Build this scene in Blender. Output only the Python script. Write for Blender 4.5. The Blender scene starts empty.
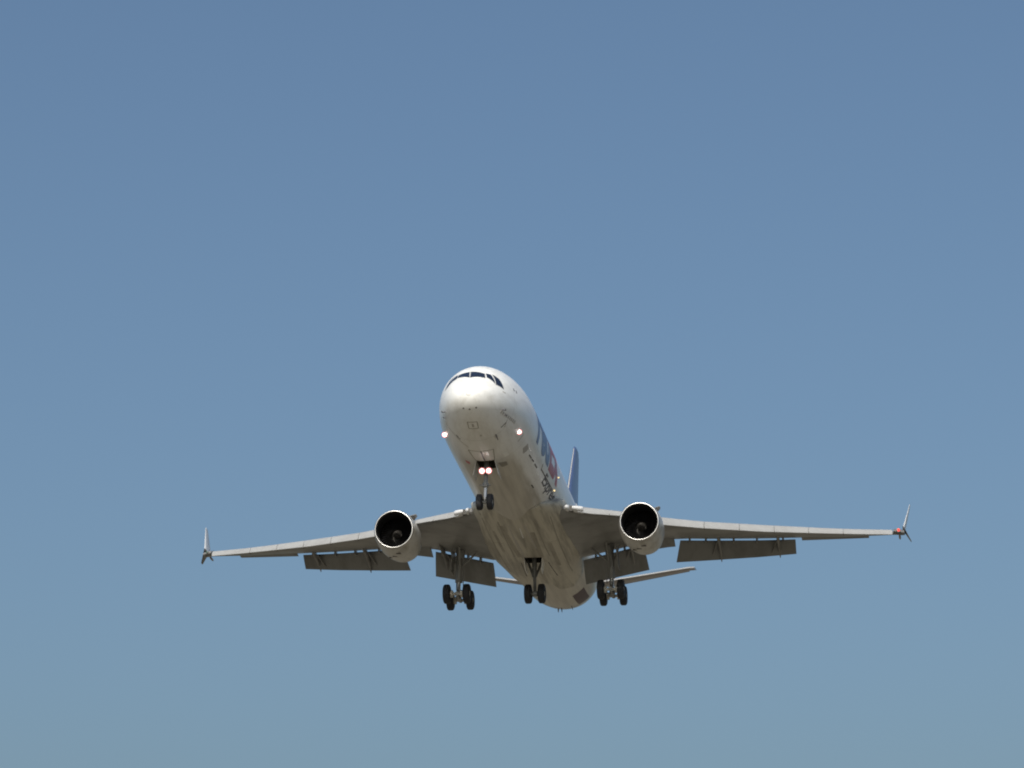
import bpy, bmesh, math, random
from mathutils import Vector, Matrix

# ------------------------------------------------------------------ camera, sky, sun, exposure
rad = math.radians
scene = bpy.context.scene
COL = scene.collection
BASE = Vector((31.87, 0.0, -6.1))            # the jet's own frame: x aft of the nose, y starboard, z up; base under the main gear
CAM = Vector((-203.67996, -30.89230, -66.77613))      # where the photographer stands in that frame
CD = Vector((0.94256099, 0.13044779, 0.30750959))
CR = Vector((0.13562455, -0.99074974, 0.0045745))
CU = Vector((-0.30526178, -0.03739411, 0.95153399))
PITCH = rad(4.0)                              # nose-up attitude on approach
RM = Matrix.Rotation(PITCH, 3, 'Y')
EYE = Vector((0.0, 0.0, 1.7))
JET_AT = EYE - RM @ (CAM - BASE)

cam_d = bpy.data.cameras.new('camera')
cam = bpy.data.objects.new('camera', cam_d)
COL.objects.link(cam)
cam_d.sensor_width = 36.0
cam_d.lens = 3510.394 * 36.0 / 1024.0
cam_d.clip_start = 0.5
cam_d.clip_end = 60000
r, u, d = RM @ CR, RM @ CU, RM @ CD
rot = Matrix((r, u, -d)).transposed().to_4x4()
cam.matrix_world = Matrix.Translation(EYE) @ rot
scene.camera = cam

SUN_EL, SUN_SIDE = 39.0, 3.0                  # behind the photographer, a little to the left
sx, sy = -math.cos(rad(SUN_SIDE)), math.sin(rad(SUN_SIDE))
SUNV = Vector((sx * math.cos(rad(SUN_EL)), sy * math.cos(rad(SUN_EL)), math.sin(rad(SUN_EL))))
world = bpy.data.worlds.new('World')
scene.world = world
world.use_nodes = True
nt = world.node_tree
nt.nodes.clear()
sky = nt.nodes.new('ShaderNodeTexSky')
sky.sky_type = 'NISHITA'
sky.sun_disc = False
sky.sun_elevation = rad(SUN_EL)
sky.sun_rotation = math.atan2(sx, sy)
sky.altitude = 50
sky.air_density = 1.0
sky.dust_density = 4.6
sky.ozone_density = 3.7
bg = nt.nodes.new('ShaderNodeBackground')
bg.inputs['Strength'].default_value = 0.098
wo = nt.nodes.new('ShaderNodeOutputWorld')
wb = nt.nodes.new('ShaderNodeMix')             # white balance of the daylight
wb.data_type = 'RGBA'
wb.blend_type = 'MULTIPLY'
wb.inputs['Factor'].default_value = 1.0
wb.inputs['B'].default_value = (1.01, 1.07, 1.04, 1)
nt.links.new(sky.outputs[0], wb.inputs['A'])
nt.links.new(wb.outputs['Result'], bg.inputs[0])
nt.links.new(bg.outputs[0], wo.inputs[0])

sun_d = bpy.data.lights.new('sun', 'SUN')
sun_d.energy = 4.3
sun_d.angle = rad(0.53)
sun_d.color = (1.0, 0.95, 0.87)
sun = bpy.data.objects.new('sun', sun_d)
COL.objects.link(sun)
sun.rotation_euler = SUNV.to_track_quat('Z', 'Y').to_euler()
sun.location = (0, 0, 200)
vs = scene.view_settings
vs.view_transform = 'Standard'
vs.look = 'None'
vs.exposure = 0.0
vs.gamma = 1.0
vs.use_curve_mapping = False
scene.cycles.max_bounces = 8
scene.cycles.filter_width = 1.95               # the soft lens of a small camera

# ------------------------------------------------------------------ materials
def new_mat(name, col, rough=.45, metal=0.0, coat=0.0, spec=0.5):
    m = bpy.data.materials.new(name)
    m.use_nodes = True
    b = m.node_tree.nodes['Principled BSDF']
    b.inputs['Base Color'].default_value = (*col, 1)
    b.inputs['Roughness'].default_value = rough
    b.inputs['Metallic'].default_value = metal
    b.inputs['Coat Weight'].default_value = coat
    b.inputs['Coat Roughness'].default_value = .12
    b.inputs['Specular IOR Level'].default_value = spec
    return m

def grime(m, col, dirt, scale=(.25, 1.4, 1.4), lo=.45, hi=.75, amount=.6, fine=6.0):
    """weathering: streaks stretched along the airflow plus a finer mottling"""
    t = m.node_tree; n = t.nodes; L = t.links
    b = n['Principled BSDF']
    tc = n.new('ShaderNodeTexCoord')
    mp = n.new('ShaderNodeMapping'); mp.inputs['Scale'].default_value = scale
    L.new(tc.outputs['Object'], mp.inputs[0])
    n1 = n.new('ShaderNodeTexNoise'); n1.inputs['Scale'].default_value = 1.3; n1.inputs['Detail'].default_value = 6
    L.new(mp.outputs[0], n1.inputs['Vector'])
    n2 = n.new('ShaderNodeTexNoise'); n2.inputs['Scale'].default_value = fine; n2.inputs['Detail'].default_value = 3
    L.new(mp.outputs[0], n2.inputs['Vector'])
    ad = n.new('ShaderNodeMath'); ad.operation = 'MULTIPLY_ADD'
    ad.inputs[1].default_value = .35
    L.new(n2.outputs[0], ad.inputs[0]); L.new(n1.outputs[0], ad.inputs[2])
    r_ = n.new('ShaderNodeMapRange'); r_.inputs['From Min'].default_value = lo + .17; r_.inputs['From Max'].default_value = hi + .17
    r_.inputs['To Max'].default_value = amount
    L.new(ad.outputs[0], r_.inputs['Value'])
    mx = n.new('ShaderNodeMix'); mx.data_type = 'RGBA'
    mx.inputs['A'].default_value = (*col, 1); mx.inputs['B'].default_value = (*dirt, 1)
    L.new(r_.outputs[0], mx.inputs['Factor'])
    L.new(mx.outputs['Result'], b.inputs['Base Color'])
    return mx

M = {}
# fuselage: white upper body, grey belly paint below a soft-worn paint line
def fuselage_paint():
    m = new_mat('fuselage_paint', (.8, .8, .78), .34, 0, .25)
    mx = grime(m, (.80, .80, .78), (.52, .50, .45), lo=.45, hi=.8, amount=.6)
    t = m.node_tree; n = t.nodes; L = t.links
    tc = n.new('ShaderNodeTexCoord'); sp = n.new('ShaderNodeSeparateXYZ')
    L.new(tc.outputs['Object'], sp.inputs[0])
    nz = n.new('ShaderNodeTexNoise'); nz.inputs['Scale'].default_value = .9; nz.inputs['Detail'].default_value = 5
    mp = n.new('ShaderNodeMapping'); mp.inputs['Scale'].default_value = (.22, 1.6, 1.6)
    L.new(tc.outputs['Object'], mp.inputs[0]); L.new(mp.outputs[0], nz.inputs['Vector'])
    # belly grime: starts aft of the nose gear, oil and hydraulic streaks run along the keel
    zz = n.new('ShaderNodeMath'); zz.operation = 'MULTIPLY_ADD'; zz.inputs[1].default_value = .9; L.new(nz.outputs[0], zz.inputs[0])
    up = n.new('ShaderNodeMapRange'); up.inputs['From Min'].default_value = 20; up.inputs['From Max'].default_value = 42; up.inputs['To Max'].default_value = -1.5
    L.new(sp.outputs['X'], up.inputs['Value'])
    za = n.new('ShaderNodeMath'); za.operation = 'ADD'; L.new(up.outputs[0], za.inputs[0]); L.new(sp.outputs['Z'], za.inputs[1]); L.new(za.outputs[0], zz.inputs[2])
    k = n.new('ShaderNodeMapRange'); k.interpolation_type = 'SMOOTHSTEP'
    k.inputs['From Min'].default_value = -1.75; k.inputs['From Max'].default_value = -2.15
    k.inputs['To Min'].default_value = 0; k.inputs['To Max'].default_value = 1
    L.new(zz.outputs[0], k.inputs['Value'])
    kx = n.new('ShaderNodeMapRange'); kx.interpolation_type = 'SMOOTHSTEP'
    kx.inputs['From Min'].default_value = 6.0; kx.inputs['From Max'].default_value = 9.5
    L.new(sp.outputs['X'], kx.inputs['Value'])
    mu = n.new('ShaderNodeMath'); mu.operation = 'MULTIPLY'; L.new(k.outputs[0], mu.inputs[0]); L.new(kx.outputs[0], mu.inputs[1])
    mu2 = n.new('ShaderNodeMath'); mu2.operation = 'MULTIPLY'; mu2.inputs[1].default_value = .9; L.new(mu.outputs[0], mu2.inputs[0])
    m2 = n.new('ShaderNodeMix'); m2.data_type = 'RGBA'
    st = n.new('ShaderNodeTexNoise'); st.inputs['Scale'].default_value = 1.1; st.inputs['Detail'].default_value = 7
    ms = n.new('ShaderNodeMapping'); ms.inputs['Scale'].default_value = (.14, 2.2, 1.2)
    L.new(tc.outputs['Object'], ms.inputs[0]); L.new(ms.outputs[0], st.inputs['Vector'])
    cs = n.new('ShaderNodeValToRGB')
    cs.color_ramp.elements[0].position = .36; cs.color_ramp.elements[0].color = (.32, .29, .235, 1)
    cs.color_ramp.elements[1].position = .62; cs.color_ramp.elements[1].color = (.48, .445, .37, 1)
    L.new(st.outputs[0], cs.inputs[0]); L.new(cs.outputs[0], m2.inputs['B'])
    L.new(mu2.outputs[0], m2.inputs['Factor']); L.new(mx.outputs['Result'], m2.inputs['A'])
    # thin skin-joint rings
    fr = n.new('ShaderNodeMath'); fr.operation = 'PINGPONG'; fr.inputs[1].default_value = 1.9
    L.new(sp.outputs['X'], fr.inputs[0])
    lt = n.new('ShaderNodeMath'); lt.operation = 'LESS_THAN'; lt.inputs[1].default_value = .018
    L.new(fr.outputs[0], lt.inputs[0])
    l2 = n.new('ShaderNodeMath'); l2.operation = 'MULTIPLY'; l2.inputs[1].default_value = .35; L.new(lt.outputs[0], l2.inputs[0])
    m3 = n.new('ShaderNodeMix'); m3.data_type = 'RGBA'; m3.inputs['B'].default_value = (.2, .19, .17, 1)
    L.new(l2.outputs[0], m3.inputs['Factor']); L.new(m2.outputs['Result'], m3.inputs['A'])
    L.new(m3.outputs['Result'], n['Principled BSDF'].inputs['Base Color'])
    return m
M['fuselage'] = fuselage_paint()
M['belly'] = new_mat('belly_fairing_paint', (.5, .46, .37), .45, 0, .1)
grime(M['belly'], (.50, .47, .39), (.17, .155, .125), scale=(.1, 1.5, 1.5), lo=.44, hi=.72, amount=.85)
M['wing'] = new_mat('wing_grey', (.3, .29, .27), .42, 0, .1)
grime(M['wing'], (.225, .222, .213), (.115, .112, .104), scale=(.5, .3, .7), lo=.42, hi=.72, amount=.75)
M['flap'] = new_mat('flap_grey', (.24, .235, .22), .5)
grime(M['flap'], (.205, .208, .205), (.125, .124, .118), scale=(.35, .8, .35), lo=.42, hi=.75, amount=.7)
M['slat'] = new_mat('slat_metal', (.58, .58, .57), .42, .25)
grime(M['slat'], (.42, .42, .41), (.31, .30, .285), scale=(.8, .4, .8), amount=.5)
M['stab'] = new_mat('stabiliser_grey', (.3, .27, .26), .42, 0, .1)
M['white'] = new_mat('white_paint', (.8, .8, .77), .35, 0, .2)
M['winglet'] = new_mat('winglet_paint', (.66, .66, .66), .38, 0, .1)
M['nacelle'] = new_mat('nacelle_paint', (.62, .61, .58), .36, 0, .2)
grime(M['nacelle'], (.50, .49, .46), (.26, .24, .19), scale=(.5, 1.2, 1.2), amount=.8)
M['lip'] = new_mat('polished_lip', (.52, .51, .49), .33, 1.0)
M['inlet'] = new_mat('inlet_liner', (.012, .012, .013), .6)
M['blade'] = new_mat('fan_blade', (.03, .03, .033), .45, .6)
M['spinner'] = new_mat('spinner_paint', (.04, .037, .033), .5)
M['tyre'] = new_mat('tyre_rubber', (.014, .014, .017), .7)
M['hub'] = new_mat('wheel_hub', (.5, .48, .43), .4, .3)
M['strut'] = new_mat('gear_grey', (.23, .23, .22), .45, .2)
M['gear_dark'] = new_mat('gear_dark_grey', (.12, .12, .115), .5, .2)
M['chrome'] = new_mat('chrome_piston', (.8, .8, .8), .35, .3)
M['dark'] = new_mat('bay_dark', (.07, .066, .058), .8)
M['seam'] = new_mat('panel_seam', (.10, .095, .085), .7)
M['smudge'] = new_mat('faded_mark', (.42, .40, .37), .6)
M['stain'] = new_mat('stain', (.28, .26, .22), .7)
M['panel_dim'] = new_mat('belly_panel_grey', (.30, .28, .235), .6)
grime(M['panel_dim'], (.36, .335, .28), (.20, .185, .155), scale=(.3, 1.5, 1.5), amount=.9)
M['letter_grey'] = new_mat('letter_grey', (.09, .09, .10), .5)
M['glass'] = new_mat('cockpit_glass', (.012, .018, .035), .08, 0, 0, .6)
M['frame'] = new_mat('window_frame_grey', (.38, .38, .37), .4, .2)
M['purple'] = new_mat('purple_paint', (.05, .055, .17), .35, 0, .2)
M['tail'] = new_mat('tail_paint', (.095, .145, .30), .38, 0, .2)
grime(M['tail'], (.095, .145, .30), (.065, .10, .22), scale=(.5, .5, .5), amount=.5)
M['red'] = new_mat('red_paint', (.42, .06, .07), .4, 0, .1)
M['maroon'] = new_mat('dark_purple_paint', (.085, .055, .065), .5)
M['exhaust'] = new_mat('exhaust_metal', (.25, .22, .19), .4, .8)

def emit_mat(name, col, s):
    m = bpy.data.materials.new(name); m.use_nodes = True
    b = m.node_tree.nodes['Principled BSDF']
    b.inputs['Base Color'].default_value = (*col, 1)
    b.inputs['Emission Color'].default_value = (*col, 1)
    b.inputs['Emission Strength'].default_value = s
    return m
M['lamp'] = emit_mat('lamp_lens', (1, .93, .88), 4.5)
M['rim'] = emit_mat('lamp_halo_glow', (1, .36, .36), .6)  # pink halo of the lamps, put into a rim that glows by itself
M['navred'] = emit_mat('nav_lens_red', (1, .05, .04), 1.2)
M['navgreen'] = emit_mat('nav_lens_green', (.03, .12, .08), .02)
M['amber'] = emit_mat('scan_lens', (1, .78, .4), 1.2)

# ------------------------------------------------------------------ mesh helpers
def link(name, verts, faces, mat, parent, smooth=35, mats=None, fmat=None):
    me = bpy.data.meshes.new(name)
    me.from_pydata([tuple(v) for v in verts], [], faces)
    for m in (mats or [mat]):
        me.materials.append(m)
    if fmat:
        for p, i in zip(me.polygons, fmat): p.material_index = i
    bm = bmesh.new(); bm.from_mesh(me)
    bmesh.ops.recalc_face_normals(bm, faces=bm.faces)
    bm.to_mesh(me); bm.free()
    if smooth:
        me.polygons.foreach_set('use_smooth', [True] * len(me.polygons))
        me.set_sharp_from_angle(angle=rad(smooth))
    o = bpy.data.objects.new(name, me)
    COL.objects.link(o)
    o.parent = parent
    if parent is jet: o.location = -BASE
    return o

class MB:
    """collects primitive shapes of one part"""
    def __init__(s): s.v = []; s.f = []; s.m = []
    def add(s, v, f, mi=0):
        k = len(s.v); s.v += [Vector(a) for a in v]; s.f += [tuple(i + k for i in a) for a in f]; s.m += [mi] * len(f); return s
    def box(s, a, b, mi=0):
        x0, y0, z0 = a; x1, y1, z1 = b
        v = [(x, y, z) for x in (x0, x1) for y in (y0, y1) for z in (z0, z1)]
        return s.add(v, [(0, 1, 3, 2), (4, 6, 7, 5), (0, 4, 5, 1), (2, 3, 7, 6), (0, 2, 6, 4), (1, 5, 7, 3)], mi)
    def hexa(s, lo, hi, mi=0):
        n = len(lo)
        return s.add(list(lo) + list(hi), [tuple(range(n))[::-1], tuple(range(n, 2 * n))] + [(i, (i + 1) % n, n + (i + 1) % n, n + i) for i in range(n)], mi)
    def tube(s, a, b, ra, rb=None, seg=16, mi=0):
        rb = ra if rb is None else rb
        a, b = Vector(a), Vector(b); ax = (b - a).normalized(); p = ax.orthogonal().normalized(); q = ax.cross(p)
        ring = lambda c, rr: [c + (p * math.cos(6.2831853 * i / seg) + q * math.sin(6.2831853 * i / seg)) * rr for i in range(seg)]
        return s.hexa(ring(a, ra), ring(b, rb), mi)
    def lathe(s, c, prof, axis='x', seg=48, mi=0, closed=False, mis=None):
        c = Vector(c); v = []; f = []; mm = []
        for (t, rr) in prof:
            for i in range(seg):
                a = 6.2831853 * i / seg; p, q = math.cos(a) * rr, math.sin(a) * rr
                v.append(c + (Vector((t, p, q)) if axis == 'x' else Vector((p, t, q))))
        n = len(prof)
        for k in range(n if closed else n - 1):
            k2 = (k + 1) % n
            for i in range(seg):
                j = (i + 1) % seg
                f.append((k * seg + i, k * seg + j, k2 * seg + j, k2 * seg + i)); mm.append(mis[k] if mis else mi)
        k0 = len(s.v); s.v += v; s.f += [tuple(i + k0 for i in a) for a in f]; s.m += mm
        if not closed:
            if prof[0][1] > 0: s.f.append(tuple(k0 + i for i in range(seg))[::-1]); s.m.append(mm[0])
            if prof[-1][1] > 0: s.f.append(tuple(k0 + (n - 1) * seg + i for i in range(seg))); s.m.append(mm[-1])
        return s
    def loft(s, rings, mi=0, caps=True):
        n = len(rings[0]); v = [p for rg in rings for p in rg]; f = []
        for k in range(len(rings) - 1):
            for i in range(n):
                j = (i + 1) % n; f.append((k * n + i, k * n + j, (k + 1) * n + j, (k + 1) * n + i))
        if caps: f += [tuple(range(n))[::-1], tuple((len(rings) - 1) * n + i for i in range(n))]
        return s.add(v, f, mi)
    def build(s, name, mat, parent, smooth=35):
        mats = mat if isinstance(mat, (list, tuple)) else [mat]
        return link(name, s.v, s.f, None, parent, smooth, mats, s.m)

def interp(tab, y):
    if y <= tab[0][0]: return tab[0][1]
    for (a, va), (b, vb) in zip(tab, tab[1:]):
        if y <= b: return va + (vb - va) * (y - a) / (b - a)
    return tab[-1][1]

# ------------------------------------------------------------------ ground
def make_ground():
    m = new_mat('dry_grass', (.16, .135, .085), .95, 0, 0, .1)
    t = m.node_tree; n = t.nodes; L = t.links
    tc = n.new('ShaderNodeTexCoord')
    a = n.new('ShaderNodeTexNoise'); a.inputs['Scale'].default_value = .02; a.inputs['Detail'].default_value = 8
    b = n.new('ShaderNodeTexNoise'); b.inputs['Scale'].default_value = 3.0; b.inputs['Detail'].default_value = 6
    L.new(tc.outputs['Object'], a.inputs['Vector']); L.new(tc.outputs['Object'], b.inputs['Vector'])
    c = n.new('ShaderNodeMath'); c.operation = 'MULTIPLY_ADD'; c.inputs[1].default_value = .5
    L.new(b.outputs[0], c.inputs[0]); L.new(a.outputs[0], c.inputs[2])
    cr = n.new('ShaderNodeValToRGB')
    cr.color_ramp.elements[0].position = .55; cr.color_ramp.elements[0].color = (.125, .111, .086, 1)
    cr.color_ramp.elements[1].position = .95; cr.color_ramp.elements[1].color = (.18, .16, .122, 1)
    L.new(c.outputs[0], cr.inputs[0]); L.new(cr.outputs[0], n['Principled BSDF'].inputs['Base Color'])
    R_ = 20000.0
    me = bpy.data.meshes.new('ground')
    me.from_pydata([(-R_, -R_, 0), (R_, -R_, 0), (R_, R_, 0), (-R_, R_, 0)], [], [(0, 1, 2, 3)])
    me.materials.append(m)
    o = bpy.data.objects.new('ground', me); COL.objects.link(o); o['kind'] = 'structure'
make_ground()

# ------------------------------------------------------------------ the jet
jet = bpy.data.objects.new('cargo_jet', None)
COL.objects.link(jet)
jet.empty_display_size = 3
jet.location = JET_AT
jet.rotation_euler = (0, PITCH, 0)
jet['label'] = 'white three-engine cargo jet with blue tail, wheels and flaps down, landing lights on'
jet['category'] = 'airplane'

# ---- fuselage surface: x aft, th = 0 port, 90 top, 180 starboard, -90 keel

ST=[# x, top, bot, halfwidth, zc
(0, -0.85, -0.85, 0, -0.85),
(0.03, -0.65, -1.042, 0.233, -0.844),
(0.12, -0.44, -1.232, 0.465, -0.826),
(0.3, -0.18, -1.451, 0.732, -0.791),
(0.6, 0.13, -1.691, 1.027, -0.734),
(1.0, 0.46, -1.921, 1.312, -0.662),
(1.5, 0.83, -2.138, 1.586, -0.576),
(2.0, 1.17, -2.31, 1.806, -0.497),
(2.5, 1.51, -2.451, 1.991, -0.424),
(3, 1.82, -2.569, 2.15, -0.356),
(4, 2.24, -2.752, 2.408, -0.238),
(5, 2.53, -2.88, 2.607, -0.144),
(6, 2.72, -2.962, 2.759, -0.074),
(7, 2.86, -3.003, 2.871, -0.026),
(8.5, 2.97, -3.01, 2.976, -0.0),(10,3.01,-3.01,3.0,0),(12,3.01,-3.01,3.01,0),(20,3.01,-3.01,3.01,0),(30,3.01,-3.01,3.01,0),(39,3.01,-3.01,3.01,0),
(42,3.01,-2.99,3.0,.0),(45,3.0,-2.88,2.93,.1),(48,2.95,-2.42,2.72,.35),(51,2.85,-1.6,2.3,.75),(54,2.72,-.4,1.65,1.2),(57,2.55,.75,.8,1.7),(58.6,2.4,1.5,.3,1.95)]
def _pchip(xs,ys):
    n=len(xs); h=[xs[i+1]-xs[i] for i in range(n-1)]; d=[(ys[i+1]-ys[i])/h[i] for i in range(n-1)]
    m=[d[0]]+[0]*(n-2)+[d[-1]]
    for i in range(1,n-1):
        if d[i-1]*d[i]>0:
            w1=2*h[i]+h[i-1]; w2=h[i]+2*h[i-1]; m[i]=(w1+w2)/(w1/d[i-1]+w2/d[i])
    def f(x):
        x=min(max(x,xs[0]),xs[-1]); i=0
        while i<n-2 and x>xs[i+1]: i+=1
        t=(x-xs[i])/h[i]; t2=t*t; t3=t2*t
        return (2*t3-3*t2+1)*ys[i]+(t3-2*t2+t)*h[i]*m[i]+(-2*t3+3*t2)*ys[i+1]+(t3-t2)*h[i]*m[i+1]
    return f
_X=[s[0]**.5 for s in ST]
_F=[_pchip(_X,[s[k] for s in ST]) for k in (1,2,3,4)]
def S(x,th):
    q=max(x,0)**.5; top,bot,w,zc=[f(q) for f in _F]
    c,s=math.cos(math.radians(th)),math.sin(math.radians(th))
    return (x,-w*c,zc+(top-zc)*s if s>0 else zc+(zc-bot)*s)

def SN(x, th, off):
    p = Vector(S(x, th)); a = Vector(S(x + .02, th)) - Vector(S(max(x - .02, .001), th)); b = Vector(S(x, th + .5)) - Vector(S(x, th - .5))
    n = b.cross(a).normalized()
    c = Vector((x + .5, 0, -.4)) if x < 2 else Vector((x, 0, 0))
    if n.dot(p - c) < 0: n = -n
    return p + n * off

def make_fuselage():
    xs = [.004, .02, .05, .1, .17, .26, .37, .5, .65, .8, 1.0, 1.2, 1.4, 1.6, 1.8, 2.0, 2.25, 2.5, 2.75, 3.0, 3.3, 3.6, 4, 4.4, 4.8, 5.2, 5.6, 6, 6.5, 7, 7.5, 8, 8.6, 9.3, 10, 11, 12, 14, 17, 20, 24, 28, 32, 36, 39, 40, 41, 42, 43, 44, 45, 46, 47, 48, 49, 50, 51, 52, 53, 54, 55, 56, 57, 58, 58.6]
    seg = 128; b = MB()
    rings = [[S(x, 360.0 * i / seg) for i in range(seg)] for x in xs]
    b.loft(rings)
    o = b.build('fuselage', M['fuselage'], jet, 40)
    o.data.materials.append(M['dark'])
    # cut the open nose-gear and centre-gear bays into the belly
    def cut(lo, hi):
        c = MB().box(lo, hi)
        me = bpy.data.meshes.new('cutter'); me.from_pydata([tuple(v) for v in c.v], [], c.f)
        bm = bmesh.new(); bm.from_mesh(me); bmesh.ops.recalc_face_normals(bm, faces=bm.faces); bm.to_mesh(me); bm.free()
        co = bpy.data.objects.new('cutter', me); COL.objects.link(co); co.parent = jet; co.location = -BASE
        bpy.context.view_layer.update()
        md = o.modifiers.new('bay', 'BOOLEAN'); md.operation = 'DIFFERENCE'; md.solver = 'EXACT'; md.object = co
        dg = bpy.context.evaluated_depsgraph_get()
        nm = bpy.data.meshes.new_from_object(o.evaluated_get(dg))
        o.modifiers.clear(); o.data = nm
        bpy.data.objects.remove(co)
    cut((7.35, -.58, -3.4), (9.0, .58, -2.0))
    cut((30.5, -.62, -3.4), (31.95, .62, -2.0))
    for p in o.data.polygons:
        c = p.center
        if p.area > 0 and ((7.3 < c.x < 9.05 and abs(c.y) < .6 and -2.9 < c.z < -1.9) or (30.4 < c.x < 32.0 and abs(c.y) < .8 and -2.88 < c.z < -1.9)):
            p.material_index = 1
    return o
fus = make_fuselage()

def patch(name, corners, mat, parent=None, off=.012, nu=8, nv=8, depth=.03, lab=None):
    """a panel following the skin; corners (x, th) in order around it"""
    b = MB(); top = []; bot = []
    (a, c, e, g) = corners
    for i in range(nu + 1):
        for j in range(nv + 1):
            s, t = i / nu, j / nv
            x = (a[0] * (1 - s) + c[0] * s) * (1 - t) + (g[0] * (1 - s) + e[0] * s) * t
            th = (a[1] * (1 - s) + c[1] * s) * (1 - t) + (g[1] * (1 - s) + e[1] * s) * t
            top.append(SN(x, th, off)); bot.append(SN(x, th, off - depth))
    w = nv + 1; f = []; n = len(top)
    for i in range(nu):
        for j in range(nv):
            q = (i * w + j, (i + 1) * w + j, (i + 1) * w + j + 1, i * w + j + 1)
            f.append(q); f.append(tuple(k + n for k in q[::-1]))
    edge = [i * w for i in range(nu + 1)] + [nu * w + j for j in range(1, w)] + [i * w + nv for i in range(nu - 1, -1, -1)] + [j for j in range(nv - 1, 0, -1)]
    for k in range(len(edge)):
        p, q = edge[k], edge[(k + 1) % len(edge)]
        f.append((p, q, q + n, p + n))
    b.add(top + bot, f)
    o = b.build(name, mat, parent or fus, 40)
    if lab: o['label'] = lab
    return o
def mir(c): return [(x, 180 - th) for x, th in c]
def stripe(name, pts, w, mat, parent=None, off=.01):
    """a thin line following the skin through (x, th) points; w in metres"""
    b = MB(); P = []
    for (a, c) in zip(pts, pts[1:]):
        for k in range(6):
            t = k / 6; P.append((a[0] + (c[0] - a[0]) * t, a[1] + (c[1] - a[1]) * t))
    P.append(pts[-1])
    rings = []
    for i, q in enumerate(P):
        p = SN(*q, off); nn = (SN(*q, off + .1) - p).normalized()
        a, c = SN(*P[max(i - 1, 0)], off), SN(*P[min(i + 1, len(P) - 1)], off)
        sd = (c - a).normalized().cross(nn).normalized() * (w / 2)
        rings.append([p + sd, p - sd, p - sd - nn * .02, p + sd - nn * .02])
    b.loft(rings)
    return b.build(name, mat, parent or fus, 40)

# ---- cockpit windows (three each side)
for w in ([(1.16, 92.6), (1.47, 59.6), (2.02, 67.8), (2.13, 95.2)], [(1.66, 57.2), (1.73, 33.2), (2.29, 57.2), (2.13, 65.6)], [(1.76, 30.6), (2.38, 18.0), (2.54, 40.4), (2.41, 55.2)],
          [(1.18, 95.8), (1.79, 123.6), (2.26, 120.0), (2.13, 98.4)], [(1.80, 126.0), (1.95, 148.0), (2.44, 124.6), (2.29, 121.8)], [(1.98, 150.4), (2.3, 160.8), (2.58, 141.0), (2.5, 126.6)]):
    cx, ct = sum(q[0] for q in w) / 4, sum(q[1] for q in w) / 4
    fr_ = patch('window_frame', [(cx + (x - cx) * 1.13, ct + (t - ct) * 1.10) for x, t in w], M['frame'], None, .006)
    patch('cockpit_window', w, M['glass'], None, .012)

# ---- lettering on the port side
def lettering(word, x0, x1, th_base, height, mat, bold, lab):
    cu = bpy.data.curves.new('lettering', 'FONT'); cu.body = word; cu.offset = bold; cu.resolution_u = 6
    to = bpy.data.objects.new('lettering_source', cu); COL.objects.link(to)
    bpy.context.view_layer.update()
    me = bpy.data.meshes.new_from_object(to.evaluated_get(bpy.context.evaluated_depsgraph_get()))
    bpy.data.objects.remove(to)
    bm = bmesh.new(); bm.from_mesh(me)
    X = [v.co.x for v in bm.verts]; mx0, mx1 = min(X), max(X)
    Y = [v.co.y for v in bm.verts]; my0, my1 = min(Y), max(Y)
    for v in bm.verts:
        v.co.x = x0 + (v.co.x - mx0) / (mx1 - mx0) * (x1 - x0); v.co.y = (v.co.y - my0) / (my1 - my0) * height; v.co.z = 0
    n = int(height / .12)
    for k in range(1, n):
        bmesh.ops.bisect_plane(bm, geom=bm.verts[:] + bm.edges[:] + bm.faces[:], plane_co=(0, height * k / n, 0), plane_no=(0, 1, 0))
    for v in bm.verts:
        th = th_base + math.degrees(v.co.y / 3.02)
        v.co = SN(v.co.x, th, .012)
    bm.to_mesh(me); bm.free()
    me.materials.clear(); me.materials.append(mat)
    o = bpy.data.objects.new('lettering', me); COL.objects.link(o); o.parent = fus; o['label'] = lab
    return o
lettering('Fed', 10.3, 16.1, -19.0, 3.3, M['purple'], .035, 'purple letters Fed on the fuselage side')
lettering('Ex', 16.4, 20.8, -19.0, 3.3, M['red'], .035, 'red letters Ex on the fuselage side')
lettering('Express', 16.5, 22.3, -42, 1.0, M['letter_grey'], .02, 'dark grey word Express under the red letters')

# ---- fuselage details
def lamp(p, n, rr, parent, name='landing_light', lens=None, rim=None):
    p = Vector(p); n = Vector(n).normalized()
    b = MB()
    b.tube(p - n * .12, p, rr * 1.6, rr * 1.6, 20, 0)
    b.tube(p, p + n * .03, rr * 1.6, rr * 1.35, 20, 1)
    b.tube(p + n * .031, p + n * .06, rr, rr * .85, 20, 2)
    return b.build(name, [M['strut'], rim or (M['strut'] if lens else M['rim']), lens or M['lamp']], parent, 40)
AIM = (-1, -.1, -.3)
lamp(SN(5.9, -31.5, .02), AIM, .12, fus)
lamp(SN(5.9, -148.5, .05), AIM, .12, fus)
for c in ((.53, -113), (.53, -90.4), (.52, -66)):
    patch('static_port', [(c[0], c[1] - 3), (c[0] + .08, c[1] - 3), (c[0] + .08, c[1] + 3), (c[0], c[1] + 3)], M['seam'], None, .014, 2, 2)
for th in (-22, -158):
    q = SN(2.4, th, -.02); w = SN(2.4, th, .2)
    MB().tube(q, w, .05, .035, 10).tube(w, w + Vector((-.32, 0, 0)), .035, .02, 10).build('pitot_probe', M['letter_grey'], fus, 30)
for th in (-28, -152):
    q = SN(2.9, th, -.02); w = SN(2.9, th, .12)
    MB().tube(q, w, .04, .03, 10).tube(w, w + Vector((-.22, 0, 0)), .03, .02, 10).build('pitot_probe', M['letter_grey'], fus)
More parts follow.
